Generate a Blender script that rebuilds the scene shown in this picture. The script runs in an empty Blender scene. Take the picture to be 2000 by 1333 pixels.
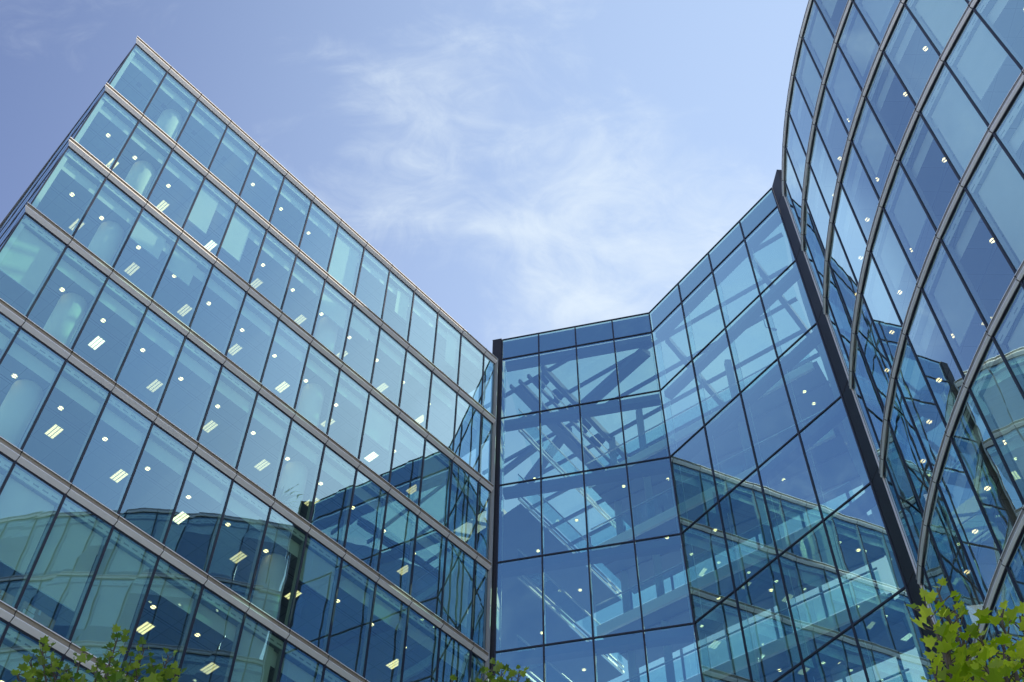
import bpy, math, random
from mathutils import Vector, Matrix
R = math.radians
random.seed(7)
sc = bpy.context.scene
col = sc.collection

# ---------------------------------------------------------------- camera
F_PX, PITCH, ROLL, EYE = 2313.276, 0.92691, 0.01344, 1.6
cp, sp = math.cos(PITCH), math.sin(PITCH)
cr, sr = math.cos(ROLL), math.sin(ROLL)
fwd = Vector((0, cp, sp)); r0 = Vector((1, 0, 0)); u0 = Vector((0, -sp, cp))
right = cr * r0 + sr * u0
upv = -sr * r0 + cr * u0
cd = bpy.data.cameras.new('camera'); cam = bpy.data.objects.new('camera', cd); col.objects.link(cam)
cd.sensor_width = 36; cd.lens = 36 * F_PX / 2000; cd.clip_start = .1; cd.clip_end = 6000
m = Matrix((right, upv, -fwd)).transposed().to_4x4(); m.translation = Vector((0, 0, EYE)); cam.matrix_world = m
sc.camera = cam

def pdir(px, py):                      # direction in which the photograph shows a point
    return (fwd + right * ((px - 1000) / F_PX) + upv * ((666.5 - py) / F_PX))
def pat(px, py, dist):                 # ... and the place at that horizontal distance
    d = pdir(px, py); return Vector((0, 0, EYE)) + d * (dist / math.hypot(d.x, d.y))

# ---------------------------------------------------------------- sky and sun
SUN_H = Vector((.897, .4416, 0)).normalized(); SUN_EL = R(28.2)
SUN = Vector((SUN_H.x * math.cos(SUN_EL), SUN_H.y * math.cos(SUN_EL), math.sin(SUN_EL)))
SKY_STRENGTH, SUN_STRENGTH, EXPOSURE = .08, 5.0, 1.457
w = bpy.data.worlds.new('World'); sc.world = w; w.use_nodes = True
nt = w.node_tree; nt.nodes.clear()
def N(t, typ, **kw):
    n = t.nodes.new(typ)
    for k, v in kw.items(): setattr(n, k, v)
    return n
out = N(nt, 'ShaderNodeOutputWorld'); bg = N(nt, 'ShaderNodeBackground'); bg.inputs[1].default_value = SKY_STRENGTH
sky = N(nt, 'ShaderNodeTexSky', sky_type='NISHITA', sun_disc=False)
sky.sun_elevation = SUN_EL; sky.sun_rotation = math.atan2(SUN_H.x, SUN_H.y)
sky.air_density = 1.0; sky.dust_density = .6; sky.ozone_density = 2.5; sky.altitude = 50
tc = N(nt, 'ShaderNodeTexCoord')
lk = nt.links.new
def vmath(op, a, b=None):
    n = N(nt, 'ShaderNodeVectorMath', operation=op); lk(a, n.inputs[0])
    if b is not None:
        if isinstance(b, (tuple, Vector)): n.inputs[1].default_value = tuple(b)
        else: lk(b, n.inputs[1])
    return n.outputs['Value' if op == 'DOT_PRODUCT' else 'Vector']
def fmath(op, a, b=None, clamp=False):
    n = N(nt, 'ShaderNodeMath', operation=op, use_clamp=clamp)
    for i, v in enumerate((a, b)):
        if v is None: continue
        if isinstance(v, (int, float)): n.inputs[i].default_value = v
        else: lk(v, n.inputs[i])
    return n.outputs[0]
def smooth(v, lo, hi, to0=0, to1=1):
    n = N(nt, 'ShaderNodeMapRange', interpolation_type='SMOOTHSTEP'); lk(v, n.inputs[0])
    n.inputs[1].default_value = lo; n.inputs[2].default_value = hi; n.inputs[3].default_value = to0; n.inputs[4].default_value = to1
    return n.outputs[0]
def noise(vec, scale, detail, rough, dist=0):
    n = N(nt, 'ShaderNodeTexNoise'); lk(vec, n.inputs['Vector']); n.inputs['Scale'].default_value = scale
    n.inputs['Detail'].default_value = detail; n.inputs['Roughness'].default_value = rough; n.inputs['Distortion'].default_value = dist
    return n.outputs['Fac']
dirv = vmath('NORMALIZE', tc.outputs['Generated'])
mp = N(nt, 'ShaderNodeMapping'); lk(dirv, mp.inputs[0]); mp.inputs['Rotation'].default_value = (.4, .2, .6); mp.inputs['Scale'].default_value = (1.0, 1.5, 1.25)
def lobe(px, py, inner, outer):
    d = pdir(px, py).normalized()
    return smooth(vmath('DOT_PRODUCT', dirv, d), math.cos(R(outer)), math.cos(R(inner)))
wisps = noise(mp.outputs[0], 4.6, 10, .57, .8)
fine = noise(mp.outputs[0], 17, 9, .64, 1.4)
body = fmath('ADD', fmath('MULTIPLY', wisps, .72), fmath('MULTIPLY', fine, .28))
sunward = vmath('DOT_PRODUCT', dirv, SUN)
cover = fmath('ADD', fmath('MULTIPLY', lobe(1300, 540, 1, 11), .27), fmath('MULTIPLY', lobe(960, 200, 0, 9), .11))
cover = fmath('ADD', cover, fmath('MULTIPLY', lobe(730, 370, 0, 7), .065))
cover = fmath('ADD', cover, fmath('MULTIPLY', smooth(sunward, .80, .99), .12))
mask = fmath('MULTIPLY', smooth(fmath('ADD', body, cover), .53, .92), .90)
veil = fmath('MULTIPLY', smooth(sunward, .12, .86), .84)
veil = fmath('MAXIMUM', veil, fmath('MULTIPLY', lobe(400, 600, 3, 10), .9))  # added bright patch hidden behind the office block, lifts the tower's reflections
west_fill = Vector((math.sin(R(-80)) * math.cos(R(57)), math.cos(R(-80)) * math.cos(R(57)), math.sin(R(57))))  # centre of an unseen bright sky patch, added to brighten the curved tower's glass
veil = fmath('MAXIMUM', veil, fmath('MULTIPLY', smooth(vmath('DOT_PRODUCT', dirv, west_fill), math.cos(R(14)), math.cos(R(3))), .42))
tint = N(nt, 'ShaderNodeMix', data_type='RGBA', blend_type='MULTIPLY'); tint.inputs[0].default_value = 1
lk(sky.outputs[0], tint.inputs[6]); tint.inputs[7].default_value = (1.35, 1.12, 1.16, 1)
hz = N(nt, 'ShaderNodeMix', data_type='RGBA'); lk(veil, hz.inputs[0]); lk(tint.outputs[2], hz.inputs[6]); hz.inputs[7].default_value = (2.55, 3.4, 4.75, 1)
glow = fmath('MULTIPLY', smooth(sunward, .745, .885), .9)
hg = N(nt, 'ShaderNodeMix', data_type='RGBA'); lk(glow, hg.inputs[0]); lk(hz.outputs[2], hg.inputs[6]); hg.inputs[7].default_value = (5.3, 5.8, 6.3, 1)
mixc = N(nt, 'ShaderNodeMix', data_type='RGBA'); lk(mask, mixc.inputs[0]); lk(hg.outputs[2], mixc.inputs[6]); mixc.inputs[7].default_value = (3.7, 4.2, 4.65, 1)
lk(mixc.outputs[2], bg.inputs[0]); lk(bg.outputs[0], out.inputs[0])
sd = bpy.data.lights.new('sun', 'SUN'); sd.energy = SUN_STRENGTH; sd.angle = R(.5); sd.color = (1, .88, .70)
so = bpy.data.objects.new('sun', sd); col.objects.link(so); so.rotation_euler = (-SUN).to_track_quat('-Z', 'Y').to_euler(); so.location = SUN * 200
sc.view_settings.view_transform = 'Standard'; sc.view_settings.look = 'None'; sc.view_settings.exposure = EXPOSURE; sc.view_settings.gamma = 1
sc.cycles.max_bounces = 14; sc.cycles.transparent_max_bounces = 20; sc.cycles.glossy_bounces = 5; sc.cycles.diffuse_bounces = 4
sc.cycles.caustics_reflective = False; sc.cycles.caustics_refractive = False

# ---------------------------------------------------------------- materials
def mat(name, c, rough=.6, metal=0, spec=.5, var=0, vscale=3, bump=0, bscale=40):
    mt = bpy.data.materials.new(name); mt.use_nodes = True; t = mt.node_tree; p = t.nodes['Principled BSDF']
    p.inputs['Base Color'].default_value = (*c, 1); p.inputs['Roughness'].default_value = rough; p.inputs['Metallic'].default_value = metal
    p.inputs['Specular IOR Level'].default_value = spec
    co = t.nodes.new('ShaderNodeTexCoord')
    if var:
        n = t.nodes.new('ShaderNodeTexNoise'); n.inputs['Scale'].default_value = vscale; n.inputs['Detail'].default_value = 5; t.links.new(co.outputs['Object'], n.inputs['Vector'])
        r = t.nodes.new('ShaderNodeValToRGB'); r.color_ramp.elements[0].position = .3; r.color_ramp.elements[1].position = .7
        r.color_ramp.elements[0].color = (*[x * (1 - var) for x in c], 1); r.color_ramp.elements[1].color = (*[min(1, x * (1 + var)) for x in c], 1)
        t.links.new(n.outputs[0], r.inputs[0]); t.links.new(r.outputs[0], p.inputs['Base Color'])
    if bump:
        n2 = t.nodes.new('ShaderNodeTexNoise'); n2.inputs['Scale'].default_value = bscale; t.links.new(co.outputs['Object'], n2.inputs['Vector'])
        b = t.nodes.new('ShaderNodeBump'); b.inputs['Strength'].default_value = bump; b.inputs['Distance'].default_value = .01
        t.links.new(n2.outputs[0], b.inputs['Height']); t.links.new(b.outputs[0], p.inputs['Normal'])
    return mt
def tiles(mt, size, line, dark):
    t = mt.node_tree; p = t.nodes['Principled BSDF']; co = t.nodes.new('ShaderNodeTexCoord'); br = t.nodes.new('ShaderNodeTexBrick'); br.offset = 0
    br.inputs['Scale'].default_value = 1; br.inputs['Brick Width'].default_value = size; br.inputs['Row Height'].default_value = size; br.inputs['Mortar Size'].default_value = line; br.inputs['Mortar Smooth'].default_value = .1
    c = p.inputs['Base Color'].default_value; br.inputs['Color1'].default_value = c; br.inputs['Color2'].default_value = [x * .88 for x in c[:3]] + [1]; br.inputs['Mortar'].default_value = [x * dark for x in c[:3]] + [1]
    for l in list(p.inputs['Base Color'].links): t.links.remove(l)
    t.links.new(co.outputs['Object'], br.inputs['Vector']); t.links.new(br.outputs['Color'], p.inputs['Base Color']); return mt
def glass(name, through, mirror, base, wob=.0, wscale=.5, power=1.5):
    """coated sheet glass: a mirror share that grows towards grazing, the rest lets light pass with a tint"""
    mt = bpy.data.materials.new(name); mt.use_nodes = True; t = mt.node_tree; t.nodes.clear(); L = t.links.new
    o = t.nodes.new('ShaderNodeOutputMaterial'); mx = t.nodes.new('ShaderNodeMixShader'); tr = t.nodes.new('ShaderNodeBsdfTransparent'); gl = t.nodes.new('ShaderNodeBsdfGlossy')
    tr.inputs[0].default_value = (*through, 1); gl.inputs[0].default_value = (*mirror, 1); gl.inputs['Roughness'].default_value = 0
    lw = t.nodes.new('ShaderNodeLayerWeight'); lw.inputs[0].default_value = .5        # facing = 1 - cos
    pw = t.nodes.new('ShaderNodeMath'); pw.operation = 'POWER'; L(lw.outputs['Facing'], pw.inputs[0]); pw.inputs[1].default_value = power
    gm = t.nodes.new('ShaderNodeMix'); gm.data_type = 'RGBA'; L(pw.outputs[0], gm.inputs[0]); gm.inputs[6].default_value = (*mirror, 1); gm.inputs[7].default_value = (.80, .96, 1, 1); L(gm.outputs[2], gl.inputs[0])
    mr = t.nodes.new('ShaderNodeMapRange'); L(pw.outputs[0], mr.inputs[0]); mr.inputs[3].default_value = base; mr.inputs[4].default_value = 1
    if wob:
        co = t.nodes.new('ShaderNodeTexCoord'); n = t.nodes.new('ShaderNodeTexNoise'); n.inputs['Scale'].default_value = wscale; n.inputs['Detail'].default_value = 1.5
        L(co.outputs['Object'], n.inputs['Vector'])
        b = t.nodes.new('ShaderNodeBump'); b.inputs['Strength'].default_value = 1; b.inputs['Distance'].default_value = wob; L(n.outputs[0], b.inputs['Height']); L(b.outputs[0], gl.inputs['Normal'])
    oi = t.nodes.new('ShaderNodeObjectInfo'); vr = t.nodes.new('ShaderNodeMapRange'); L(oi.outputs['Random'], vr.inputs[0]); vr.inputs[3].default_value = .92; vr.inputs[4].default_value = 1.07
    vm = t.nodes.new('ShaderNodeMath'); vm.operation = 'MULTIPLY'; vm.use_clamp = True; L(mr.outputs[0], vm.inputs[0]); L(vr.outputs[0], vm.inputs[1])
    L(vm.outputs[0], mx.inputs[0]); L(tr.outputs[0], mx.inputs[1]); L(gl.outputs[0], mx.inputs[2]); L(mx.outputs[0], o.inputs[0])
    return mt
def lamp(name, c, s):
    mt = bpy.data.materials.new(name); mt.use_nodes = True; t = mt.node_tree; t.nodes.clear()
    e = t.nodes.new('ShaderNodeEmission'); e.inputs[0].default_value = (*c, 1); e.inputs[1].default_value = s
    o = t.nodes.new('ShaderNodeOutputMaterial'); t.links.new(e.outputs[0], o.inputs[0]); return mt
M = {
 'glass': glass('office glass', (.67, .92, .77), (.45, .79, 1.0), .20, .004, .55, 1.4),
 'tglass': glass('tower glass', (.84, 1.0, .90), (.50, .87, 1.0), .15, .004, .5, 1.0),
 'aglass': glass('atrium glass', (.66, .98, .78), (.32, .75, 1.0), .25, .004, .5, .9),
 'clear': glass('clear glass', (.80, .92, .94), (.9, .95, 1), .06, power=4),
 'fin': glass('fin glass', (.72, .86, .88), (.7, .85, 1), .05, power=4),
 'metal': mat('brushed aluminium', (.34, .295, .225), .42, .1, var=.06, vscale=6),
 'lip': mat('aluminium lip', (.88, .87, .86), .35, .1),
 'tmetal': mat('grey aluminium', (.36, .355, .35), .40, .2, var=.08, vscale=6),
 'tlip': mat('grey aluminium lip', (.78, .78, .78), .35, .2),
 'joint': mat('joint gap', (.02, .018, .018), .8),
 'dark': mat('dark gasket', (.012, .014, .030), .45),
 'black': mat('black granite cladding', (.022, .023, .028), .5, 0, .25, var=.2, vscale=14),
 'post': mat('inner aluminium post', (.36, .38, .38), .5, .2),
 'ceiling': tiles(mat('ceiling tile', (.24, .26, .27), .8), .75, .012, .45),
 'bulk': mat('white bulkhead', (.80, .82, .80), .7),
 'slot': mat('vent slot', (.03, .03, .03), .8), 'vent': mat('vent grille', (.34, .36, .36), .8),
 'floor': mat('office carpet', (.12, .12, .13), .9, var=.2, vscale=9),
 'wall': mat('office partition', (.30, .31, .30), .8, var=.1, vscale=.7),
 'blind': mat('blind cloth', (.78, .80, .76), .85, var=.03, vscale=2),
 'column': mat('plastered column', (.82, .81, .76), .7),
 'reveal': mat('white reveal', (.93, .93, .91), .6),
 'steel': mat('dark blue steel', (.045, .06, .09), .45),
 'spandrel': mat('spandrel board', (.03, .06, .12), .7),
 'fascia': mat('pale slab edge', (.90, .91, .91), .5),
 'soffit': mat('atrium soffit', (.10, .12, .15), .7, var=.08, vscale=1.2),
 'rail': mat('steel handrail', (.75, .76, .76), .25, .7),
 'white': mat('white paint', (.85, .85, .82), .5),
 'card': mat('brown cardboard', (.42, .30, .18), .85, var=.08, vscale=8),
 'paper': mat('white paper', (.85, .86, .86), .8),
 'binder': mat('grey binder', (.55, .56, .55), .7),
 'down': lamp('downlight bulb', (1, .75, .38), 1.9), 'tube': lamp('louvred lamp tube', (1, .78, .40), .85), 'tube_dim': lamp('dim lamp tube', (1, .80, .44), .52), 'tube_white': lamp('bright lamp tube', (1, .9, .62), 1.15),
 'rim': mat('lamp rim', (.75, .75, .72), .3, .5),
 'pave': mat('stone paving', (.42, .43, .45), .8, var=.12, vscale=.6, bump=.2, bscale=5),
 'bark': mat('bark', (.10, .075, .05), .9, var=.3, vscale=12, bump=.5, bscale=30),
 'pot': mat('ceramic pot', (.55, .55, .52), .4),
}
def leafmat(name, c1, c2, tr):
    mt = bpy.data.materials.new(name); mt.use_nodes = True; t = mt.node_tree; t.nodes.clear(); L = t.links.new
    o = t.nodes.new('ShaderNodeOutputMaterial'); mx = t.nodes.new('ShaderNodeMixShader'); p = t.nodes.new('ShaderNodeBsdfPrincipled'); tl = t.nodes.new('ShaderNodeBsdfTranslucent')
    g = t.nodes.new('ShaderNodeNewGeometry'); r = t.nodes.new('ShaderNodeValToRGB'); r.color_ramp.elements[0].color = (*c1, 1); r.color_ramp.elements[1].color = (*c2, 1)
    L(g.outputs['Random Per Island'], r.inputs[0]); L(r.outputs[0], p.inputs['Base Color'])
    h = t.nodes.new('ShaderNodeHueSaturation'); h.inputs['Value'].default_value = 2.1; h.inputs['Saturation'].default_value = 1.1; L(r.outputs[0], h.inputs['Color']); L(h.outputs[0], tl.inputs[0])
    p.inputs['Roughness'].default_value = .42; mx.inputs[0].default_value = tr
    L(p.outputs[0], mx.inputs[1]); L(tl.outputs[0], mx.inputs[2]); L(mx.outputs[0], o.inputs[0]); return mt
M['leaf_lime'] = leafmat('lime leaf', (.17, .26, .018), (.52, .56, .075), .55)
M['leaf_green'] = leafmat('green leaf', (.06, .12, .018), (.26, .33, .05), .45)

# ---------------------------------------------------------------- mesh helpers
class MB:
    def __init__(s): s.v = []; s.f = []; s.m = []; s.mats = []; s.smooth = []
    def mi(s, name):
        if name not in s.mats: s.mats.append(name)
        return s.mats.index(name)
    def add(s, vs, fs, name, smooth=False):
        b = len(s.v); s.v += [tuple(x) for x in vs]; k = s.mi(name)
        for f in fs: s.f.append([b + i for i in f]); s.m.append(k); s.smooth.append(smooth)
    def quad(s, a, b, c, d, name): s.add((a, b, c, d), ((0, 1, 2, 3),), name)
    def box(s, x0, x1, y0, y1, z0, z1, name, T=None):
        v = [(x, y, z) for z in (z0, z1) for y in (y0, y1) for x in (x0, x1)]
        if T: v = [T(*p) for p in v]
        s.add(v, ((0, 2, 3, 1), (4, 5, 7, 6), (0, 1, 5, 4), (2, 6, 7, 3), (0, 4, 6, 2), (1, 3, 7, 5)), name)
    def bar(s, a, b, w, h, name):          # rectangular bar between two points: w across, h upright
        a = Vector(a); b = Vector(b); d = (b - a).normalized(); z = Vector((0, 0, 1)) if abs(d.z) < .95 else Vector((0, 1, 0))
        x = d.cross(z).normalized() * (w / 2); y = x.cross(d).normalized() * (h / 2)
        v = [p + i * x + j * y for p in (a, b) for i, j in ((-1, -1), (1, -1), (1, 1), (-1, 1))]
        s.add(v, ((0, 1, 2, 3), (7, 6, 5, 4), (0, 4, 5, 1), (1, 5, 6, 2), (2, 6, 7, 3), (3, 7, 4, 0)), name)
    def tube(s, pts, rads, n, name):
        rings = []; vs = []
        for i, p in enumerate(pts):
            p = Vector(p); d = (Vector(pts[min(i + 1, len(pts) - 1)]) - Vector(pts[max(i - 1, 0)])).normalized()
            x = d.cross(Vector((.31, .95, .1))).normalized(); y = d.cross(x)
            for k in range(n):
                a = 2 * math.pi * k / n; vs.append(p + (x * math.cos(a) + y * math.sin(a)) * rads[i])
        fs = [(i * n + k, i * n + (k + 1) % n, (i + 1) * n + (k + 1) % n, (i + 1) * n + k) for i in range(len(pts) - 1) for k in range(n)]
        fs += [tuple(range(n - 1, -1, -1)), tuple(range((len(pts) - 1) * n, len(pts) * n))]
        s.add(vs, fs, name, True)
    def sweep(s, path, prof, name_of, closed=False):
        """path: list of functions (d, z) -> point; prof: list of (d, z); one strip of faces per profile edge"""
        vs = [P(d, z) for P in path for d, z in prof]; n = len(prof)
        for e in range(n - 1):
            s.add(vs, [(i * n + e, (i + 1) * n + e, (i + 1) * n + e + 1, i * n + e + 1) for i in range(len(path) - 1)], name_of(e))
    def build(s, name, parent=None, loc=None):
        me = bpy.data.meshes.new(name); me.from_pydata([tuple(x) for x in s.v], [], s.f)
        for n in s.mats: me.materials.append(M[n])
        me.polygons.foreach_set('material_index', s.m); me.polygons.foreach_set('use_smooth', s.smooth); me.update()
        o = bpy.data.objects.new(name, me); col.objects.link(o)
        if parent: o.parent = parent
        if loc: o.location = loc
        return o
def tag(o, label, cat, group=None, kind=None):
    if label: o['label'] = label
    if cat: o['category'] = cat
    if group: o['group'] = group
    if kind: o['kind'] = kind
    return o
def empty(name, loc, rz=0):
    o = bpy.data.objects.new(name, None); col.objects.link(o); o.location = loc; o.rotation_euler = (0, 0, rz); o.empty_display_size = .5; return o
def copy(o, parent, loc):
    c = o.copy(); col.objects.link(c); c.parent = parent; c.location = loc; return c

H = 4.11987                                    # storey height everywhere
BAND = ((0, .30), (.125, .30), (.125, .272), (.088, .268), (.088, .135), (.125, .128), (.125, .102), (.012, 0), (0, 0))
TBAND = ((0, .21), (.07, .21), (.07, .185), (.045, .182), (.045, .078), (.07, .074), (.07, .048), (.02, 0), (0, 0))
CEIL = -.85                                    # ceiling below the band's lower edge
def jit(a): return random.uniform(-a, a)

# ---------------------------------------------------------------- ground
g = MB(); g.quad((-1500, -1500, 0), (1500, -1500, 0), (1500, 1500, 0), (-1500, 1500, 0), 'pave')
tag(g.build('ground'), 'pale stone paving below the offices', 'ground', kind='structure')

# ---------------------------------------------------------------- straight office block (local frame: x along the front, y inwards, z up)
LAZ = .83831
office = tag(empty('office_building', (-14.2842, 17.9375, 0), LAZ), 'straight glass office block with beige metal floor bands and a sharp roof corner', 'office building')
ZL = lambda k: 43.818 - H * k                  # lower edge of band k
UE = 20.25; NB = 10
SA = R(83.2); SD = (math.cos(SA), math.sin(SA)); SN = (-math.sin(SA), math.cos(SA)); SLEN = 22
def fpath(u): return lambda d, z, u=u: (u, -d, z)
def corner(d, z): return (-d * 1.04, -d, z)
def spath(t): return lambda d, z, t=t: (SD[0] * t + SN[0] * d, SD[1] * t + SN[1] * d, z)
for k in range(NB):
    z = ZL(k); b = MB(); pr = [(d, z + h) for d, h in BAND]
    lip = lambda e: 'lip' if e in (1, 5, 6) else 'metal'
    b.sweep([corner, fpath(UE)], pr, lip)
    ret = [corner(d, zz) for d, zz in pr]; b.add(ret + [(.0, -.0, pr[0][1])], (tuple(range(len(ret))),), 'metal')
    b.add([corner(d, zz) for d, zz in pr[1:-2]] + [(-.005, .03, zz) for d, zz in pr[1:-2]], [(i, i + 1, i + 1 + len(pr) - 3, i + len(pr) - 3) for i in range(len(pr) - 4)], 'metal')
    b.sweep([spath(0), spath(SLEN)], [(-.02, z + .30), (.004, z + .30), (.004, z - .05), (-.02, z - .05)], lambda e: 'dark')
    b.box(.004, UE - .01, .004, .06, z + .001, z + .30, 'dark')
    b.box(.003, UE - .01, .004, .05, z - .055, z - .001, 'dark')
    for j in range(1, 14):                     # butt joints of the band
        for e in range(1, len(BAND) - 2):
            (d0, h0), (d1, h1) = BAND[e], BAND[e + 1]
            b.quad((j * 1.5 - .011, -d0 - .003, z + h0), (j * 1.5 + .011, -d0 - .003, z + h0), (j * 1.5 + .011, -d1 - .003, z + h1), (j * 1.5 - .011, -d1 - .003, z + h1), 'joint')
    b.build('floor_band', office)
ROWS = 7
for k in range(ROWS):                          # panes, one part each
    z1 = ZL(k) - .05; z0 = ZL(k + 1) + .30
    for j in range(14):
        ua = j * 1.5 + (.02 if j == 0 else .03); ub = min((j + 1) * 1.5 - .03, UE - .05)
        b = MB(); t = [.012 + jit(.0045) for _ in range(4)]
        b.quad((ua, t[0], z0), (ub, t[1], z0), (ub, t[2], z1), (ua, t[3], z1), 'glass'); b.build('window', office)
for j in range(14):
    u = j * 1.5 if j else .02
    b = MB(); 
    if j: b.box(u - .03, u + .03, -.018, .03, ZL(ROWS), ZL(0) - .05, 'dark')
    else: b.box(-.012, .03, -.004, .05, ZL(ROWS), ZL(0), 'dark')
    b.build('mullion', office)
b = MB()                                       # posts behind the mullions
for j in range(1, 14):
    for k in range(ROWS): b.box(j * 1.5 - .05, j * 1.5 + .05, .035, .17, ZL(k + 1) + .30, ZL(k) - .36, 'post')
b.build('inner_posts', office)
b = MB(); b.box(UE + .0, UE + .045, -.128, .05, .02, ZL(0) + .3, 'post'); b.build('end_trim', office)
# side front, seen almost edge on
b = MB(); n = 14
for k in range(ROWS):
    z1 = ZL(k); z0 = ZL(k + 1) + .30
    b.quad(spath(.02)(-.012, z0), spath(SLEN)(-.012, z0), spath(SLEN)(-.012, z1), spath(.02)(-.012, z1), 'glass')
b.build('side_glazing', office)
b = MB()
for i in range(1, n + 1):
    t = i * 1.5; P = spath(t - .03); Q = spath(t + .03)
    b.add([P(-.008, ZL(7)), Q(-.008, ZL(7)), Q(-.03, ZL(7)), P(-.03, ZL(7)), P(-.008, ZL(0)), Q(-.008, ZL(0)), Q(-.03, ZL(0)), P(-.03, ZL(0))], ((0, 1, 5, 4), (1, 2, 6, 5), (2, 3, 7, 6), (3, 0, 4, 7)), 'dark')
b.build('side_mullions', office)
b = MB()                                       # lower storeys and roof
z0 = .02; z1 = ZL(7)
b.quad((.01, .02, z0), (UE, .02, z0), (UE, .02, z1), (.01, .02, z1), 'glass')
b.quad(spath(0)(-.02, z0), spath(SLEN)(-.02, z0), spath(SLEN)(-.02, z1), spath(0)(-.02, z1), 'glass')
b.build('lower_glazing', office)
b = MB(); b.box(2.2, UE, 9.0, 9.2, .02, ZL(0), 'wall'); b.build('core_wall', office)
b = MB(); b.add([(.02, .02, ZL(0) + .27), (UE, .02, ZL(0) + .27), (UE, 22, ZL(0) + .27), (2.5, 22, ZL(0) + .27), (.02, .02, ZL(0) + .24), (UE, .02, ZL(0) + .24), (UE, 22, ZL(0) + .24), (2.5, 22, ZL(0) + .24)], ((0, 1, 2, 3), (7, 6, 5, 4)), 'ceiling'); b.build('roof', office)
for k in range(ROWS + 1):                      # storey interiors
    z = ZL(k); c = z + CEIL
    b = MB()
    if k:
        q = [(x, y, zz) for zz in (z + .02, z + .27) for x, y in ((.07, .07), (UE, .07), (UE, 9), (1.12, 9))]
        b.add(q, ((0, 3, 2, 1), (4, 5, 6, 7), (0, 1, 5, 4), (1, 2, 6, 5), (2, 3, 7, 6), (3, 0, 4, 7)), 'floor')
    if k < ROWS:
        b.quad((.10, .09, z - .055), (UE, .09, z - .055), (UE, .09, z - .34), (.10, .09, z - .34), 'bulk')
        b.quad((.10, .09, z - .34), (UE, .09, z - .34), (UE, .28, z - .34), (.10, .28, z - .34), 'ceiling')
        b.quad((.10, .28, z - .34), (UE, .28, z - .34), (UE, .28, c), (.10, .28, c), 'bulk')
        b.quad((.10, .28, c), (UE, .28, c), (UE, 9, c), (1.12, 9, c), 'ceiling')
        b.quad((.10, 1.00, c - .002), (UE, 1.00, c - .002), (UE, 1.03, c - .002), (.10, 1.03, c - .002), 'slot')
        b.quad((.10, 1.10, c - .002), (UE, 1.10, c - .002), (UE, 1.12, c - .002), (.10, 1.12, c - .002), 'slot')
        u = .3
        while u < UE - .3:
            b.box(u, u + .17, .086, .0895, z - .235, z - .185, 'vent'); u += .28
        b.box(.10, UE, .07, .0895, z - .352, z - .335, 'post')
        b.build('ceiling', office)
        b = MB(); b.box(.055, .21, .12, .16, ZL(k + 1) + .3, z - .16, 'reveal'); b.build('corner_reveal', office)
    else: b.build('floor_slab', office)
    if k < ROWS:
        for u in (2.72, 11.72):
            b = MB(); b.tube([(u, .97, ZL(k + 1) + .28), (u, .97, c)], [.42, .42], 28, 'column'); b.build('column', office)
# lamps in the ceilings: one part each, copied
def downlight():
    b = MB(); n = 12
    ring = lambda r, z: [(r * math.cos(2 * math.pi * i / n), r * math.sin(2 * math.pi * i / n), z) for i in range(n)]
    b.add(ring(.10, -.006) + ring(.075, -.012), [(i, (i + 1) % n, n + (i + 1) % n, n + i) for i in range(n)], 'rim')
    b.add(ring(.10, 0) + ring(.10, -.006), [(i, (i + 1) % n, n + (i + 1) % n, n + i) for i in range(n)], 'rim')
    for s in (-1, 1):                          # two lamp halves beside a dark bridge
        b.add([(.0 + .074 * math.cos(a) , s * (.016 + .056 * math.sin(a)), -.011) for a in [math.pi * i / 8 for i in range(9)]], (tuple(range(9)),), 'down')
    b.add([(-.073, -.0155, -.013), (.073, -.0155, -.013), (.073, .0155, -.013), (-.073, .0155, -.013)], ((0, 1, 2, 3),), 'post')
    return b
def louvre():
    b = MB(); hw, hl = .15, .29
    b.box(-hw, hw, -hl, hl, -.012, 0, 'rim')
    for i in range(3): x = -.096 + .096 * i; b.box(x - .036, x + .036, -hl + .045, hl - .02, -.016, -.0125, 'tube')
    for y in (-hl + .02, hl - .008): b.box(-hw + .01, hw - .01, y - .006, y + .006, -.019, -.0165, 'post')
    for i in range(7): y = -hl + .08 + i * .075; b.box(-hw + .02, hw - .02, y - .004, y + .004, -.02, -.0165, 'rim')
    return b
dproto = downlight().build('downlight', office); lproto = louvre().build('ceiling_lamp', office)
BLINDS = {(0, 7): (.97, 0, 1), (1, 3): (.66, .0, .62), (1, 4): (.66, 0, .66), (1, 7): (.36, 0, 1), (2, 2): (.34, 0, .85), (2, 3): (.36, 0, .72), (3, 0): (.62, 0, 1), (1, 8): (.22, .1, .8), (3, 10): (.30, 0, 1), (4, 10): (.2, 0, .9), (2, 9): (.45, .1, 1), (6, 5): (.6, 0, 1), (5, 9): (.12, 0, 1), (3, 12): (.8, 0, 1),
          (5, 2): (.66, 0, 1), (5, 3): (.70, 0, 1), (5, 4): (.98, 0, 1), (4, 8): (.38, 0, 1), (5, 7): (.97, 0, .9), (5, 12): (.98, .06, .94), (2, 11): (.97, 0, 1), (0, 9): (.5, .5, 1), (0, 11): (.6, .55, 1)}
first = True
for k in range(ROWS):
    c = ZL(k) + CEIL
    for i in range(13):
        u = .68 + 1.5 * i
        if i == 0: u = 1.02
        if (k, i) in BLINDS and BLINDS[(k, i)][0] > .55: continue
        if k == 0 and i in (0, 1, 2, 3): continue          # unlit there
        if k == 0 and i > 7: continue
        if first: dproto.location = (u, .78, c); first = False
        else: copy(dproto, office, (u, .78, c))
b = MB()
for i in range(4): b.box(.68 + 1.5 * i + (.34 if i == 0 else 0) - .09, .68 + 1.5 * i + (.34 if i == 0 else 0) + .09, .69, .87, ZL(0) + CEIL - .006, ZL(0) + CEIL - .001, 'slot')
b.build('unlit_downlights', office)
first = True
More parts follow.
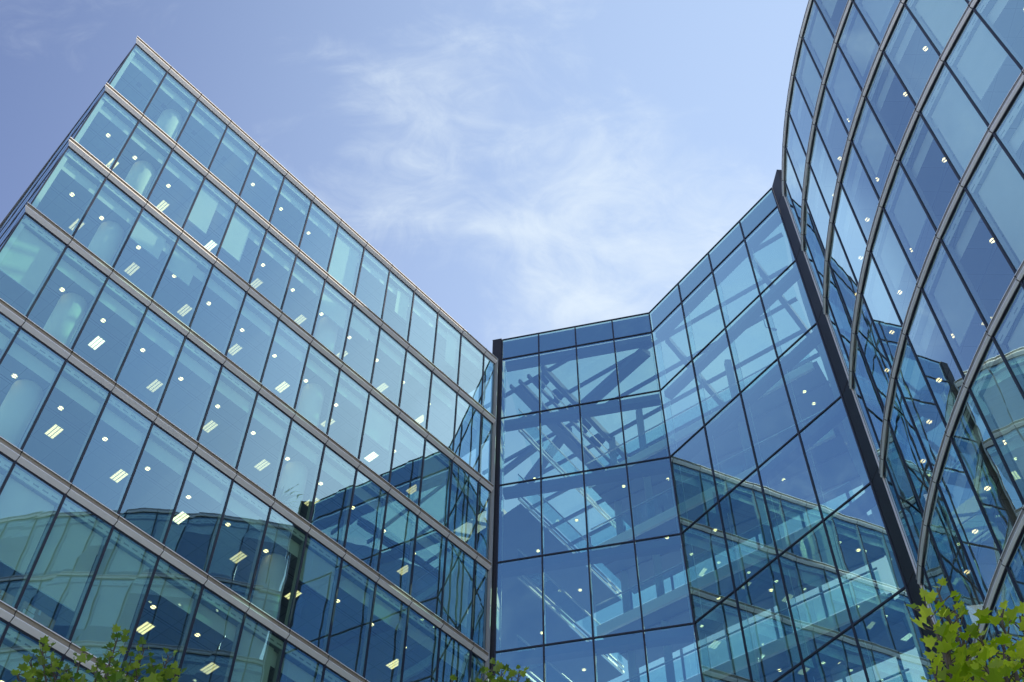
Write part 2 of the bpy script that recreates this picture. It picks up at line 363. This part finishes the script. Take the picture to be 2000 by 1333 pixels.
for k in range(1, ROWS):
    for i in range(8):
        u = 1.82 + 2.25 * i
        if k < 3 and i in (0,): pass
        if k >= 5 and i in (0, 1, 2): continue
        if k == 3 and i in (0,) : continue
        p = (u, 1.62, ZL(k) + CEIL)
        if random.random() < .06: continue
        if first: lproto.location = p; first = False
        else:
            q = copy(lproto, office, p); v = random.random()
            if v < .55:
                q.data = q.data.copy(); q.data.materials[1] = M['tube_dim' if v < .3 else 'tube_white']
for (k, j), (drop, a, e) in BLINDS.items():
    z1 = ZL(k) - .34; z0 = ZL(k) - .34 - (H - .66) * drop
    ua = j * 1.5 + .06 + 1.38 * a; ub = j * 1.5 + .06 + 1.38 * e; ub = min(ub, UE - .1)
    if j == 0: ua = .1
    b = MB(); b.box(ua, ub, .20, .206, z0, z1, 'blind'); b.box(ua, ub, .192, .214, z0 - .03, z0, 'rail'); b.build('blind', office)

# ---------------------------------------------------------------- curved tower (local frame: origin at the plan centre)
TR, TA, TD = 25.957, 3.218163, .05821
OX, OY = 36.5004, 19.2606
tower = tag(empty('curved_tower', (OX, OY, 0), 0), 'curved glass office tower ringed by grey metal floor bands', 'office building')
ZT = lambda k: 43.77 - H * k
def tp(j, d, z):                               # a point on the facetted front, j in bays, d outwards
    i = math.floor(j); f = j - i; r = TR + d
    a0 = TA + i * TD; a1 = TA + (i + 1) * TD
    return (r * ((1 - f) * math.cos(a0) + f * math.cos(a1)), r * ((1 - f) * math.sin(a0) + f * math.sin(a1)), z)
J0, J1, JE = -4.48, 10, 32
js = [J0] + list(range(-4, JE + 1))
for k in range(NB):
    z = ZT(k); b = MB(); dz = -.15
    pr = [(d, z + h + dz) for d, h in TBAND]
    sub = []
    for a, c in zip(js, js[1:]): sub += [a, a + (c - a) * .5] if c <= 12 else [a]
    sub.append(js[-1])
    def curved(j): 
        a = TA + j * TD
        return lambda d, zz: ((TR + .01 + d) * math.cos(a), (TR + .01 + d) * math.sin(a), zz)
    b.sweep([curved(j) for j in sub], pr, lambda e: 'tlip' if e in (1, 5, 6) else 'tmetal')
    b.sweep([(lambda d, zz, j=j: tp(j, d, zz)) for j in js], [(.0, z + dz + .0), (.0, z + dz - .035)], lambda e: 'dark')
    for j in range(-4, 12):
        for e in range(1, len(TBAND) - 2):
            (d0, h0), (d1, h1) = TBAND[e], TBAND[e + 1]
            q = [curved(j + s * .008)(d + .003, z + dz + h) for s, d, h in ((-1, d0, h0), (1, d0, h0), (1, d1, h1), (-1, d1, h1))]
            b.quad(*q, 'joint')
    b.build('floor_band', tower)
for k in range(ROWS):
    z1 = ZT(k) - .185; z0 = ZT(k + 1) + .06
    for j0, j1 in zip(js, js[1:]):
        if j0 >= 9: break
        b = MB(); t = [-.012 + jit(.0016) for _ in range(4)]
        ja = j0 + (.02 if j0 > J0 else .01); jb = j1 - .02
        b.quad(tp(ja, t[0], z0), tp(jb, t[1], z0), tp(jb, t[2], z1), tp(ja, t[3], z1), 'tglass'); b.build('window', tower)
for j in range(-4, 10):
    b = MB(); a = TA + j * TD; ca, sa = math.cos(a), math.sin(a)
    T = lambda x, y, z: (ca * (TR + y) - sa * x, sa * (TR + y) + ca * x, z)
    b.box(-.028, .028, -.03, .016, ZT(7), ZT(0) - .2, 'dark', T); b.build('mullion', tower)
b = MB()
for j in range(-4, 10):
    a = TA + j * TD; ca, sa = math.cos(a), math.sin(a)
    T = lambda x, y, z: (ca * (TR + y) - sa * x, sa * (TR + y) + ca * x, z)
    for k in range(ROWS): b.box(-.05, .05, -.17, -.035, ZT(k + 1) + .15, ZT(k) - .5, 'post', T)
b.build('inner_posts', tower)
b = MB()                                       # rest of the ring, out of the picture
for j in range(9, JE): b.quad(tp(j, -.012, ZT(7)), tp(j + 1, -.012, ZT(7)), tp(j + 1, -.012, ZT(0) - .15), tp(j, -.012, ZT(0) - .15), 'tglass')
for j0, j1 in zip(js, js[1:]): b.quad(tp(j0, -.012, .02), tp(j1, -.012, .02), tp(j1, -.012, ZT(7) - .15), tp(j0, -.012, ZT(7) - .15), 'tglass')
o = b.build('lower_glazing', tower)
b = MB()
for j in range(9, JE): 
    a = TA + j * TD; ca, sa = math.cos(a), math.sin(a); T = lambda x, y, z: (ca * (TR + y) - sa * x, sa * (TR + y) + ca * x, z)
    b.box(-.028, .028, -.03, .016, .02, ZT(0) - .2, 'dark', T)
for j in range(-4, 9): 
    a = TA + j * TD; ca, sa = math.cos(a), math.sin(a); T = lambda x, y, z: (ca * (TR + y) - sa * x, sa * (TR + y) + ca * x, z)
    b.box(-.028, .028, -.03, .016, .02, ZT(7) - .2, 'dark', T)
b.build('lower_mullions', tower)
def ring(b, d0, z0, d1, z1, name, ja=J0, jb=JE):
    jj = [j for j in js if ja <= j <= jb]
    for p, q in zip(jj, jj[1:]): b.quad(tp(p, d0, z0), tp(q, d0, z0), tp(q, d1, z1), tp(p, d1, z1), name)
for k in range(ROWS + 1):
    z = ZT(k) - .15; c = z + CEIL; b = MB()
    if k: ring(b, -.06, z + .02, -7, z + .02, 'floor'); ring(b, -.06, z + .27, -7, z + .27, 'floor'); ring(b, -.06, z + .02, -.06, z + .27, 'floor')
    if k < ROWS:
        ring(b, -.09, z - .055, -.09, z - .34, 'bulk'); ring(b, -.09, z - .34, -.28, z - .34, 'ceiling'); ring(b, -.28, z - .34, -.28, c, 'bulk'); ring(b, -.28, c, -7, c, 'ceiling')
        ring(b, -1.0, c - .002, -1.03, c - .002, 'slot'); ring(b, -.075, z - .352, -.085, z - .335, 'post')
        for i in range(-18, 40):
            j = i * .25; 
            if j < -4.4: continue
            for s in (0,): b.quad(tp(j + .03, -.0895, z - .235), tp(j + .15, -.0895, z - .235), tp(j + .15, -.0895, z - .185), tp(j + .03, -.0895, z - .185), 'vent')
        b.build('ceiling', tower)
    else: b.build('floor_slab', tower)
b = MB(); ring(b, -7, .02, -7, ZT(0), 'wall'); b.build('core_wall', tower)
b = MB()                                       # the round wall goes on inside the atrium
for j in range(-15, -4):
    ja, jb = j, min(j + 1, J0 - .02); b.quad(tp(ja, 0, .02), tp(jb, 0, .02), tp(jb, 0, ZT(0) + .1), tp(ja, 0, ZT(0) + .1), 'wall')
b.build('inner_wall', tower)
b = MB(); ring(b, -.02, ZT(0) + .1, -7.02, ZT(0) + .1, 'ceiling'); b.build('roof', tower)
TBL = {(0, 0): .9, (0, 2): .9, (0, 3): .9, (0, -1): .9, (0, -3): .9, (0, 1): .5, (1, 0): .72, (1, 1): .72, (1, 2): .72, (1, 3): .8, (2, 0): .6, (2, 3): .95, (2, 4): .95, (3, 0): .62, (3, 2): .95, (3, -1): .55, (3, 3): .6, (4, 0): .66, (4, 2): .95, (3, -2): .5, (5, 0): .8, (5, 1): .97}
first = True
tdp = downlight().build('downlight', tower)
for k in range(1, ROWS):
    for i in range(-4, 6):
        if TBL.get((k, i), 0) > .55 or (k == 1 and i > -1): continue
        x, y, z = tp(i + .43, -.82, ZT(k) - .15 + CEIL)
        if first: tdp.location = (x, y, z); q = tdp; first = False
        else: q = copy(tdp, tower, (x, y, z))
        q.rotation_euler = (0, 0, TA + (i + .43) * TD + math.pi / 2 + .5)
for (k, j), drop in TBL.items():
    z1 = ZT(k) - .50; z0 = z1 - (H - .66) * drop; b = MB()
    q = [tp(j + a, d, zz) for zz in (z0, z1) for a, d in ((.06, -.2), (.94, -.2), (.94, -.206), (.06, -.206))]
    b.add(q, ((0, 1, 5, 4), (1, 2, 6, 5), (2, 3, 7, 6), (3, 0, 4, 7), (3, 2, 1, 0), (4, 5, 6, 7)), 'blind')
    q = [tp(j + a, d, zz) for zz in (z0 - .03, z0) for a, d in ((.06, -.192), (.94, -.192), (.94, -.214), (.06, -.214))]
    b.add(q, ((0, 1, 5, 4), (1, 2, 6, 5), (2, 3, 7, 6), (3, 0, 4, 7), (3, 2, 1, 0)), 'rail')
    b.build('blind', tower)
tl = louvre().build('ceiling_lamp', tower); tl.location = tp(-.2, -1.7, ZT(4) - .15 + CEIL); tl.rotation_euler = (0, 0, TA + math.pi / 2)

# ---------------------------------------------------------------- folded glass atrium between them (world axes, origin at the fold)
CX, CY = 6.248, 31.434
atrium = tag(empty('glass_atrium', (CX, CY, 0), 0), 'folded blue glass atrium with steel roof braces between the two office blocks', 'atrium')
A1, A2, W1, W2 = -.24267, -.95317, 1.7245, 2.01983
ZTOP = 45.76; ZA = lambda k: 44.286 - H * k    # transom heights
def fr(az, side):
    c, s = math.cos(az), math.sin(az)
    return (lambda x, y, z: (c * x - s * y, s * x + c * y, z))   # x along, y inwards
TL, TRt = fr(A1, 0), fr(A2, 1)
faces = ((TL, -W1, 4), (TRt, W2, 4))
zs = [ZTOP] + [ZA(k) for k in range(8)]
for T, wd, n in faces:
    for j in range(n):
        for i in range(len(zs) - 1):
            z1, z0 = zs[i] - .03, zs[i + 1] + .03
            xa, xb = sorted((j * wd, (j + 1) * wd)); xa += .028; xb -= .028
            t = [.012 + jit(.0018) for _ in range(4)]; b = MB()
            b.quad(T(xa, t[0], z0), T(xb, t[1], z0), T(xb, t[2], z1), T(xa, t[3], z1), 'aglass'); b.build('window', atrium)
    for j in range(0 if wd < 0 else 1, n + 1):
        b = MB(); x = j * wd; b.box(x - .03, x + .03, -.02, .03, .02, ZTOP, 'dark', T); b.build('mullion', atrium)
    for i, z in enumerate(zs):
        b = MB(); xa, xb = sorted((0, n * wd)); b.box(xa, xb, -.018, .032, z - .03, z + .03, 'dark', T); b.build('transom', atrium)
    # edge beams behind each transom, spandrel behind the parapet
    xa, xb = sorted((0, n * wd))
    b = MB(); b.box(xa + .02, xb - .02, .10, .12, ZA(0), ZTOP - .05, 'spandrel', T); b.build('parapet_panel', atrium)
    for k in range(7):
        b = MB(); z = ZA(k); b.box(xa + (.12 if wd < 0 else .06), xb - (.06 if wd < 0 else .12), .16, .52, z - .34, z + .0, 'steel', T); b.build('edge_beam', atrium)
    for j in range(n + (1 if wd > 0 else 1)):
        x = j * wd + (.10 if wd < 0 and j == n else 0) - (.1 if wd > 0 and j == n else 0)
        if j == 0 and wd > 0: x += .1
        if j == 0 and wd < 0: x -= .1
        b = MB()
        for k in range(7):
            b.quad(T(x, .05, ZA(k + 1)), T(x, .36, ZA(k + 1)), T(x, .36, ZA(k) - .36), T(x, .05, ZA(k) - .36), 'fin')
            b.box(x - .007, x + .007, .36, .372, ZA(k + 1), ZA(k) - .36, 'fascia', T)
        b.build('glass_fin', atrium)
    b = MB(); xa, xb = sorted((0, n * wd)); b.quad(T(xa, .012, .02), T(xb, .012, .02), T(xb, .012, ZA(7)), T(xa, .012, ZA(7)), 'aglass'); b.build('lower_glazing', atrium)
E1 = Vector((.79, -.613, 0)); E2 = Vector((.613, .79, 0))
O3 = Vector((CX, CY, 0))
def ep(a, b_, z): v = E1 * a + E2 * b_ - O3; return (v.x, v.y, z)
ZR = 43.95
def hi(e2): return 17.03 - math.sqrt(26.15 ** 2 - (e2 - 37.6) ** 2)      # where the round tower stands in the way
for e, lo, h_ in ((27.45, -25.5, -17.6), (27.45, -9.7, hi(27.45)), (29.05, -25.5, hi(29.05)), (30.7, -25.5, hi(30.7)), (32.4, -25.5, hi(32.4)), (34.0, -25.5, hi(34)), (35.7, -25.5, hi(35.7)), (37.3, -25.5, hi(37.3))):
    b = MB(); b.bar(ep(lo, e, ZR), ep(h_, e, ZR), .13, .16, 'steel'); b.build('purlin', atrium)
for e, a0 in ((-19.25, 27.1), (-13.85, 29.1), (-8.7, 27.6)):                # roof ribs
    b = MB(); b.bar(ep(e, a0, ZR - .1), ep(e, 37.5, ZR - .1), .22, .36, 'steel'); b.build('roof_rib', atrium)
for e in (-20.0, -20.5, -21.0):
    b = MB(); b.bar(ep(e, 27.0, ZR - .2), ep(e, 37.5, ZR - .2), .11, .2, 'steel'); b.build('roof_rib', atrium)
b = MB(); b.bar((6.0 - CX, 32.06 - CY, 43.7), (3.3 - CX, 35.42 - CY, 43.7), .5, .34, 'steel'); b.build('roof_brace', atrium)
b = MB(); b.bar((.75 - CX, 40.4 - CY, 43.7), (2.7 - CX, 36.7 - CY, 43.7), .42, .34, 'steel'); b.build('roof_brace', atrium)
b = MB(); b.bar((-1.6 - CX, 40.9 - CY, 43.7), (1.5 - CX, 37.6 - CY, 43.7), .22, .3, 'steel'); b.build('roof_brace', atrium)
b = MB(); b.bar(ep(-20.75, 27.3, ZR - .3), ep(-20.75, 37.5, ZR - .3), .4, .3, 'steel'); b.build('roof_rib', atrium)
for i in range(9):                             # pale ceiling plates between the close ribs
    b = MB(); lo = 27.3 + 1.13 * i; b.add([ep(-20.0 + (.25 if i % 2 else 0), lo, ZR - .12), ep(-19.45, lo, ZR - .12), ep(-19.45, lo + .62, ZR - .12), ep(-20.0, lo + .85, ZR - .12)], ((0, 1, 2, 3), (3, 2, 1, 0)), 'fascia'); b.build('ceiling_plate', atrium)
b = MB(); b.bar(ep(-20.28, 27.2, ZR - .5), ep(-20.28, 37.5, ZR - .5), .06, .05, 'rail'); b.bar(ep(-19.6, 27.2, ZR - .42), ep(-19.6, 37.5, ZR - .42), .05, .05, 'rail'); b.build('cable_tray', atrium)
b = MB(); b.add([TL(-6.9, .1, ZR + .2), (0, .1, ZR + .2), TRt(8.05, .1, ZR + .2), ep(hi(30), 30, ZR + .2), ep(hi(34), 34, ZR + .2), ep(hi(37.6), 37.6, ZR + .2), ep(-26, 37.6, ZR + .2)], ((0, 1, 2, 3, 4, 5, 6),), 'clear'); b.build('roof_glazing', atrium)
for k in range(1, 8):                          # gallery floors with pale fascias, walkway on the left
    z = ZA(k); b = MB(); ed = 31.12; bk = 37.5 if k <= 1 else 34.0 if k == 2 else 33.6
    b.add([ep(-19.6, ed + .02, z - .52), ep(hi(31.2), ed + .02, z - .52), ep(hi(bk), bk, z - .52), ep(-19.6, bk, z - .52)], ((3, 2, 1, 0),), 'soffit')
    b.add([ep(-19.6, ed + .02, z - .06), ep(hi(31.2), ed + .02, z - .06), ep(hi(bk), bk, z - .06), ep(-19.6, bk, z - .06)], ((0, 1, 2, 3),), 'floor')
    for q in range(2): b.bar(ep(-19.6, ed + .6 + .7 * q, z - .54), ep(-8.5, ed + .9 + 1.5 * q, z - .54), .05, .03, 'slot')
    b.build('gallery_floor', atrium)
    if k > 1:
        b = MB(); b.bar(ep(-19.6, bk - .05, z + .55), ep(hi(33), bk - .05, z + .55), .08, 2.0, 'wall'); b.build('parapet_wall', atrium)
    b = MB(); b.bar(ep(-19.7, ed - .05, z - .29), ep(-8.5, ed - .05, z - .29), .13, .46, 'fascia'); b.build('slab_edge', atrium)
    b = MB(); b.bar(ep(-19.7, ed - .09, z + 1.02), ep(-8.5, ed - .09, z + 1.02), .05, .05, 'rail'); b.bar(ep(-19.7, ed - .10, z + .45), ep(-8.5, ed - .10, z + .45), .012, .9, 'fin'); b.build('balustrade', atrium)
    b = MB()
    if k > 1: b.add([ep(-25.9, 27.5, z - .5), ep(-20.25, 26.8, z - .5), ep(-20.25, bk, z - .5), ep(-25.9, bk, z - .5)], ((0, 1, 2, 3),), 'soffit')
    b.bar(ep(-20.2, 26.6, z - .42), ep(-20.2, bk, z - .42), .07, .10, 'rail'); b.bar(ep(-20.2, 26.6, z - .16), ep(-20.2, bk, z - .16), .07, .06, 'rail'); b.build('walkway', atrium)
    b = MB(); b.bar(ep(-20.22, 26.6, z + 1.0), ep(-20.22, bk, z + 1.0), .05, .05, 'rail'); b.bar(ep(-20.2, 26.6, z + .45), ep(-20.2, bk, z + .45), .012, .85, 'fin'); b.build('balustrade', atrium)
# gallery back wall with openings, lift shaft posts
b = MB(); b.add([ep(-26, 34.1, .02), ep(hi(34.1), 34.1, .02), ep(hi(34.1), 34.1, ZA(1) - .53), ep(-26, 34.1, ZA(1) - .53)], ((0, 1, 2, 3),), 'clear'); b.add([ep(-26, 37.6, ZA(1) - .53), ep(hi(37.6), 37.6, ZA(1) - .53), ep(hi(37.6), 37.6, ZR + .2), ep(-26, 37.6, ZR + .2)], ((0, 1, 2, 3),), 'clear'); b.build('back_glazing', atrium)
b = MB(); b.add([ep(-26, 27.0, .02), ep(-26, 37.6, .02), ep(-26, 37.6, ZR - .3), ep(-26, 27.0, ZR - .3)], ((0, 1, 2, 3),), 'wall'); b.build('end_wall', atrium)
for i in range(8):
    b = MB(); b.bar(ep(-23.9 + 2.05 * i, 34.04, .02), ep(-23.9 + 2.05 * i, 34.04, ZA(1) - .5), .09, .14, 'steel'); b.bar(ep(-23.9 + 2.05 * i, 37.5, ZA(1) - .5), ep(-23.9 + 2.05 * i, 37.5, ZR), .09, .14, 'steel'); b.build('back_post', atrium)
for a, e in ((-17.2, 31.9), (-12.4, 31.9), (-19.2, 32.6)):
    b = MB(); b.bar(ep(a, e, .02), ep(a, e, ZR), .28, .28, 'wall'); b.build('gallery_post', atrium)
adl = downlight().build('downlight', atrium); first = True
for k in range(1, 7):
    for i in range(6):
        for e in (31.9, 32.7):
            if (i + k) % 2 and e > 32: continue
            if random.random() < .35: continue
            p = ep(-18.4 + 1.8 * i, e, ZA(k) - .53)
            if first: adl.location = p; first = False
            else: copy(adl, atrium, p)
    copy(adl, atrium, ep(-21.3, 29 + .2 * k, ZA(k) - .51)); copy(adl, atrium, ep(-21.3, 32.4, ZA(k) - .51))
# dark stone columns that close the atrium on both sides
b = MB(); b.box(-.42, -.0, -.06, .7, .02, ZTOP + .01, 'black', lambda x, y, z: TL(-4 * W1 + x - .03, y, z))
b.box(-.43, .01, -.07, .72, ZTOP + .01, ZTOP + .04, 'black', lambda x, y, z: TL(-4 * W1 + x - .03, y, z))
b.build('corner_column', atrium)
b = MB(); p0 = Vector((10.96, 24.80, 0)) - O3; p1 = Vector((11.02, 23.98, 0)) - O3; back = Vector((1.0, .05, 0))
zc = ZTOP + .03
q = [p0 + Vector((-.02, 0, 0)), p1, p1 + back * .9, p0 + back * .9]
b.add([(v.x, v.y, z) for z in (.02, zc) for v in q], ((0, 1, 5, 4), (1, 2, 6, 5), (2, 3, 7, 6), (3, 0, 4, 7), (4, 5, 6, 7)), 'black')
for k in range(9):
    z = ZA(k) - .03; b.bar((p0.x - .024, p0.y, z), (p1.x - .004, p1.y, z), .006, .018, 'joint')
b.build('corner_column', atrium)
a_ = TA + J0 * TD
b = MB(); T = lambda x, y, z: (OX - CX + math.cos(a_) * (TR + y) - math.sin(a_) * x, OY - CY + math.sin(a_) * (TR + y) + math.cos(a_) * x, z)
b.box(-.045, -.02, -.02, .03, .02, ZT(0) + .15, 'tlip', T); b.build('column_trim', atrium)

# ---------------------------------------------------------------- things standing behind the office glass
ca, sa = math.cos(LAZ), math.sin(LAZ)
def ow(u, y, z): return (-14.2842 + ca * u - sa * y, 17.9375 + sa * u + ca * y, z)
def obox(name, u, y, z, sx, sy, sz, label, cat, m='card', rz=0, group=None, label_patch=False):
    o = empty(name, ow(u, y, z), LAZ + rz); b = MB(); b.box(-sx / 2, sx / 2, -sy / 2, sy / 2, 0, sz, m); b.build('body', o)
    b = MB()
    for s in (-1, 1): b.add([(-sx / 2, s * .004, sz + .003), (sx / 2, s * .004, sz + .003), (sx / 2, s * sy / 2, sz + .012), (-sx / 2, s * sy / 2, sz + .012)], ((0, 1, 2, 3),), m)
    b.box(-.03, .03, -sy / 2 - .003, sy / 2 + .003, sz - .12, sz + .014, 'binder'); b.build('flaps', o)
    if label_patch:
        b = MB(); b.box(-sx / 2 + .06, -sx / 2 + .36, -sy / 2 - .004, -sy / 2 - .001, .12, .42, 'paper'); b.box(-sx / 2 + .14, -sx / 2 + .34, -sy / 2 - .004, -sy / 2 - .001, .44, .58, 'paper'); b.build('paper_label', o)
    return tag(o, label, cat, group)
zf = ZL(6) + .28
obox('cardboard_box', 5.15, .50, zf, .92, .5, .62, 'large brown cardboard box with white paper label standing behind the glass under a blind', 'box', rz=.06, label_patch=True)
obox('cardboard_box', 4.2, .52, zf, .62, .45, .60, 'smaller plain cardboard box half hidden by the mullion at lower left', 'box', rz=-.1)
obox('cardboard_box', 12.55, .42, ZL(5) + .28, .42, .3, .26, 'low small cardboard box at the foot of the round column', 'box')
obox('storage_box', 16.1, .45, ZL(6) + .28, .7, .4, .34, 'pale grey storage box on the floor at the lower glass', 'box', m='binder')
hts = [.26, .31, .29, .33, .27, .30, .32, .28]
for i in range(22):
    u = 15.2 + i * .135; lean = jit(.10) - .08
    o = empty('ring_binder', ow(u, .38, ZL(4) + .28), LAZ); o.rotation_euler = (0, lean, LAZ)
    h = hts[i % 8]; b = MB(); b.box(-.04, .04, -.14, .14, .004, h, 'binder'); b.build('cover', o)
    b = MB(); b.box(-.03, .03, -.1425, -.1405, h * .45, h * .85, 'paper'); b.build('spine_label', o)
    tag(o, 'grey ring binder in the leaning row along the window sill', 'binder', 'ring binders along the window sill')
o = empty('leaning_board', ow(5.5, .55, ZL(5) + .28), LAZ + .08); b = MB()
b.add([(-.5, 0, 0), (.42, 0, 0), (.5, .12, .78), (-.42, .12, .62), (-.5, .02, 0), (.42, .02, 0), (.5, .14, .78), (-.42, .14, .62)], ((0, 1, 2, 3), (7, 6, 5, 4), (0, 4, 5, 1), (1, 5, 6, 2), (2, 6, 7, 3), (3, 7, 4, 0)), 'paper'); b.build('panel', o)
tag(o, 'slanted white board leaning behind the office glass', 'board')
def potplant(u, y, k, s, label):
    o = empty('potted_plant', ow(u, y, ZL(k + 1) + .28), LAZ); b = MB(); b.tube([(0, 0, 0), (0, 0, .35 * s)], [.14 * s, .2 * s], 14, 'pot'); b.build('pot', o)
    b = MB(); rnd = random.Random(int(u * 10))
    for i in range(60):
        a = rnd.uniform(0, 6.28); el = rnd.uniform(.2, 1.45); L_ = rnd.uniform(.5, .95) * s; st = Vector((0, 0, rnd.uniform(.35, 1.0) * s))
        d = Vector((math.cos(a) * math.cos(el), math.sin(a) * math.cos(el), math.sin(el))); sd_ = d.cross(Vector((0, 0, 1))).normalized() * .03 * s
        mid = st + d * L_ * .6; tip = st + d * L_ + Vector((0, 0, -.2 * s * math.cos(el)))
        b.add([st, mid + sd_, tip, mid - sd_], ((0, 1, 2, 3),), 'leaf_green')
    b.build('fronds', o); b = MB(); b.tube([(0, 0, .3 * s), (0, 0, 1.1 * s)], [.02, .012], 6, 'bark'); b.build('stem', o)
    return tag(o, label, 'potted plant')
potplant(11.1, .55, 3, 1.0, 'palm-like potted plant beside the column in the middle of the office block')
potplant(1.9, 1.3, 1, 1.1, 'potted plant beside the column near the roof corner')
o = empty('security_camera', tuple(Vector(ep(-8.95, 29.0, ZA(1) + .25)) + O3), .4)
b = MB(); b.tube([(0, 0, 0), (0, .12, .22)], [.05, .06], 10, 'wall'); b.build('housing', o); b = MB(); b.bar((0, 0, 0), (-.4, .1, .1), .03, .03, 'rail'); b.bar((-.4, .1, .1), (-.4, .1, 1.2), .03, .03, 'rail'); b.build('bracket', o)
tag(o, 'small grey security camera on a bracket inside the atrium', 'security camera')

# ---------------------------------------------------------------- trees (tops reach into the lower edge)
LOBE = [(0, 0), (.20, .06), (.50, .02), (.40, .26), (.52, .50), (.30, .52), (.22, .62), (.20, .92), (0, .78), (-.20, .92), (-.22, .62), (-.30, .52), (-.52, .50), (-.40, .26), (-.50, .02), (-.20, .06)]
def leaf(b, p, d, size, rnd, name):
    d = d.normalized(); side = d.cross(Vector((rnd.uniform(-.5, .5), rnd.uniform(-.5, .5), 1))).normalized(); nrm = side.cross(d)
    fold = rnd.uniform(.1, .7); curl = rnd.uniform(-.5, .3)
    vs = [p + size * (x * side + y * d + (abs(x) * fold + y * y * curl) * nrm) for x, y in LOBE]
    b.add(vs, ((0, 1, 2, 3, 4, 5, 6, 7, 8), (0, 8, 9, 10, 11, 12, 13, 14, 15)), name)
def tree(label, base, tips, fill, size, name, rnd, trunk_r):
    top = sum((Vector(t) for t in tips), Vector()) / len(tips); fork = Vector((base[0], base[1], 0)).lerp(Vector((base[0], base[1], top.z)), .55)
    o = tag(empty('leafy_tree', (base[0], base[1], 0)), label, 'tree'); B0 = Vector((base[0], base[1], 0))
    tb = MB(); cb = MB()
    tb.tube([Vector((0, 0, 0)), Vector((.03, .02, fork.z * .5)), fork - B0, Vector((.02, -.03, top.z - 1.0)) + Vector((0, 0, 0))], [trunk_r * 1.25, trunk_r, trunk_r * .7, trunk_r * .25], 10, 'bark')
    for t in tips:
        t = Vector(t) - B0; s = Vector((0, 0, fork.z + rnd.uniform(0, max(.2, top.z - fork.z - 1.6)))); mid = s.lerp(t, .55) + Vector((jit(.1), jit(.1), -.15))
        pts = [s, mid, s.lerp(t, .82) + Vector((jit(.05), jit(.05), 0)), t]
        tb.tube(pts, [trunk_r * .3, trunk_r * .18, .012, .005], 6, 'bark')
        n = 38
        for i in range(n):                     # leaves up the shoot, smaller towards the tip
            f = i / (n - 1); q = pts[1].lerp(pts[2], f * 2) if f < .5 else pts[2].lerp(pts[3], f * 2 - 1)
            a = i * 2.4 + rnd.uniform(-.5, .5); out_ = Vector((math.cos(a), math.sin(a), rnd.uniform(-.25, .7) + .6 * f))
            stem = q + out_ * size * rnd.uniform(.3, .8) * (1.1 - .4 * f)
            tb.bar(q, stem, .005, .005, 'bark'); leaf(cb, stem, out_ + Vector((jit(.5), jit(.5), jit(.5))), size * rnd.uniform(.65, 1.15) * (1.05 - .35 * f), rnd, name)
    c = Vector((0, 0, top.z - fill[2] * 1.02 - .32))
    for i in range(fill[3]):                   # the crown's body
        while True:
            v = Vector((rnd.uniform(-1, 1), rnd.uniform(-1, 1), rnd.uniform(-1, 1)))
            if .35 < v.length < 1: break
        q = c + Vector((v.x * fill[0], v.y * fill[1], v.z * fill[2]))
        leaf(cb, q, v + Vector((jit(.8), jit(.8), jit(.8) + .2)), size * rnd.uniform(.7, 1.2), rnd, name)
    tb.build('trunk', o); cb.build('crown', o)
    return o
rt = [pat(x, y, d) for x, y, d in ((1830, 1152, 5.0), (1862, 1182, 5.2), (1808, 1190, 4.9), (1905, 1225, 5.1), (1955, 1205, 5.0), (1992, 1205, 5.3), (2060, 1190, 5.2), (1835, 1255, 4.8), (1875, 1270, 5.0), (1960, 1265, 4.8), (1925, 1300, 4.7), (1825, 1320, 4.8), (1995, 1290, 4.9), (2080, 1290, 5.0))]
bp = pat(1975, 1500, 5.2); tree('leafy tree with bright lime lobed leaves in front of the curved tower', (bp.x, bp.y), rt, (.75, .75, .9, 800), .098, 'leaf_lime', random.Random(3), .08)
lt = [pat(x, y, d) for x, y, d in ((82, 1262, 8.5), (60, 1290, 8.6), (100, 1300, 8.4), (35, 1318, 8.5), (232, 1240, 8.8), (215, 1285, 8.6), (160, 1275, 8.7), (190, 1300, 8.5), (255, 1290, 8.8), (282, 1268, 8.9), (300, 1300, 8.7), (330, 1280, 8.9), (345, 1312, 8.8), (130, 1310, 8.5), (270, 1320, 8.6))]
bp = pat(190, 1600, 8.7); tree('dark green leafy tree below the straight office block', (bp.x, bp.y), lt, (1.5, 1.2, 1.2, 1500), .105, 'leaf_green', random.Random(5), .10)
mt_ = [pat(x, y, d) for x, y, d in ((962, 1300, 9.5), (940, 1318, 9.4), (980, 1312, 9.5), (1015, 1310, 9.7), (1000, 1325, 9.5), (882, 1330, 9.4), (960, 1345, 9.3), (920, 1350, 9.5), (1030, 1345, 9.6))]
bp = pat(960, 1600, 9.5); tree('leafy tree top just showing at the foot of the dark corner column', (bp.x, bp.y), mt_, (1.0, 1.0, 1.1, 800), .105, 'leaf_green', random.Random(9), .09)
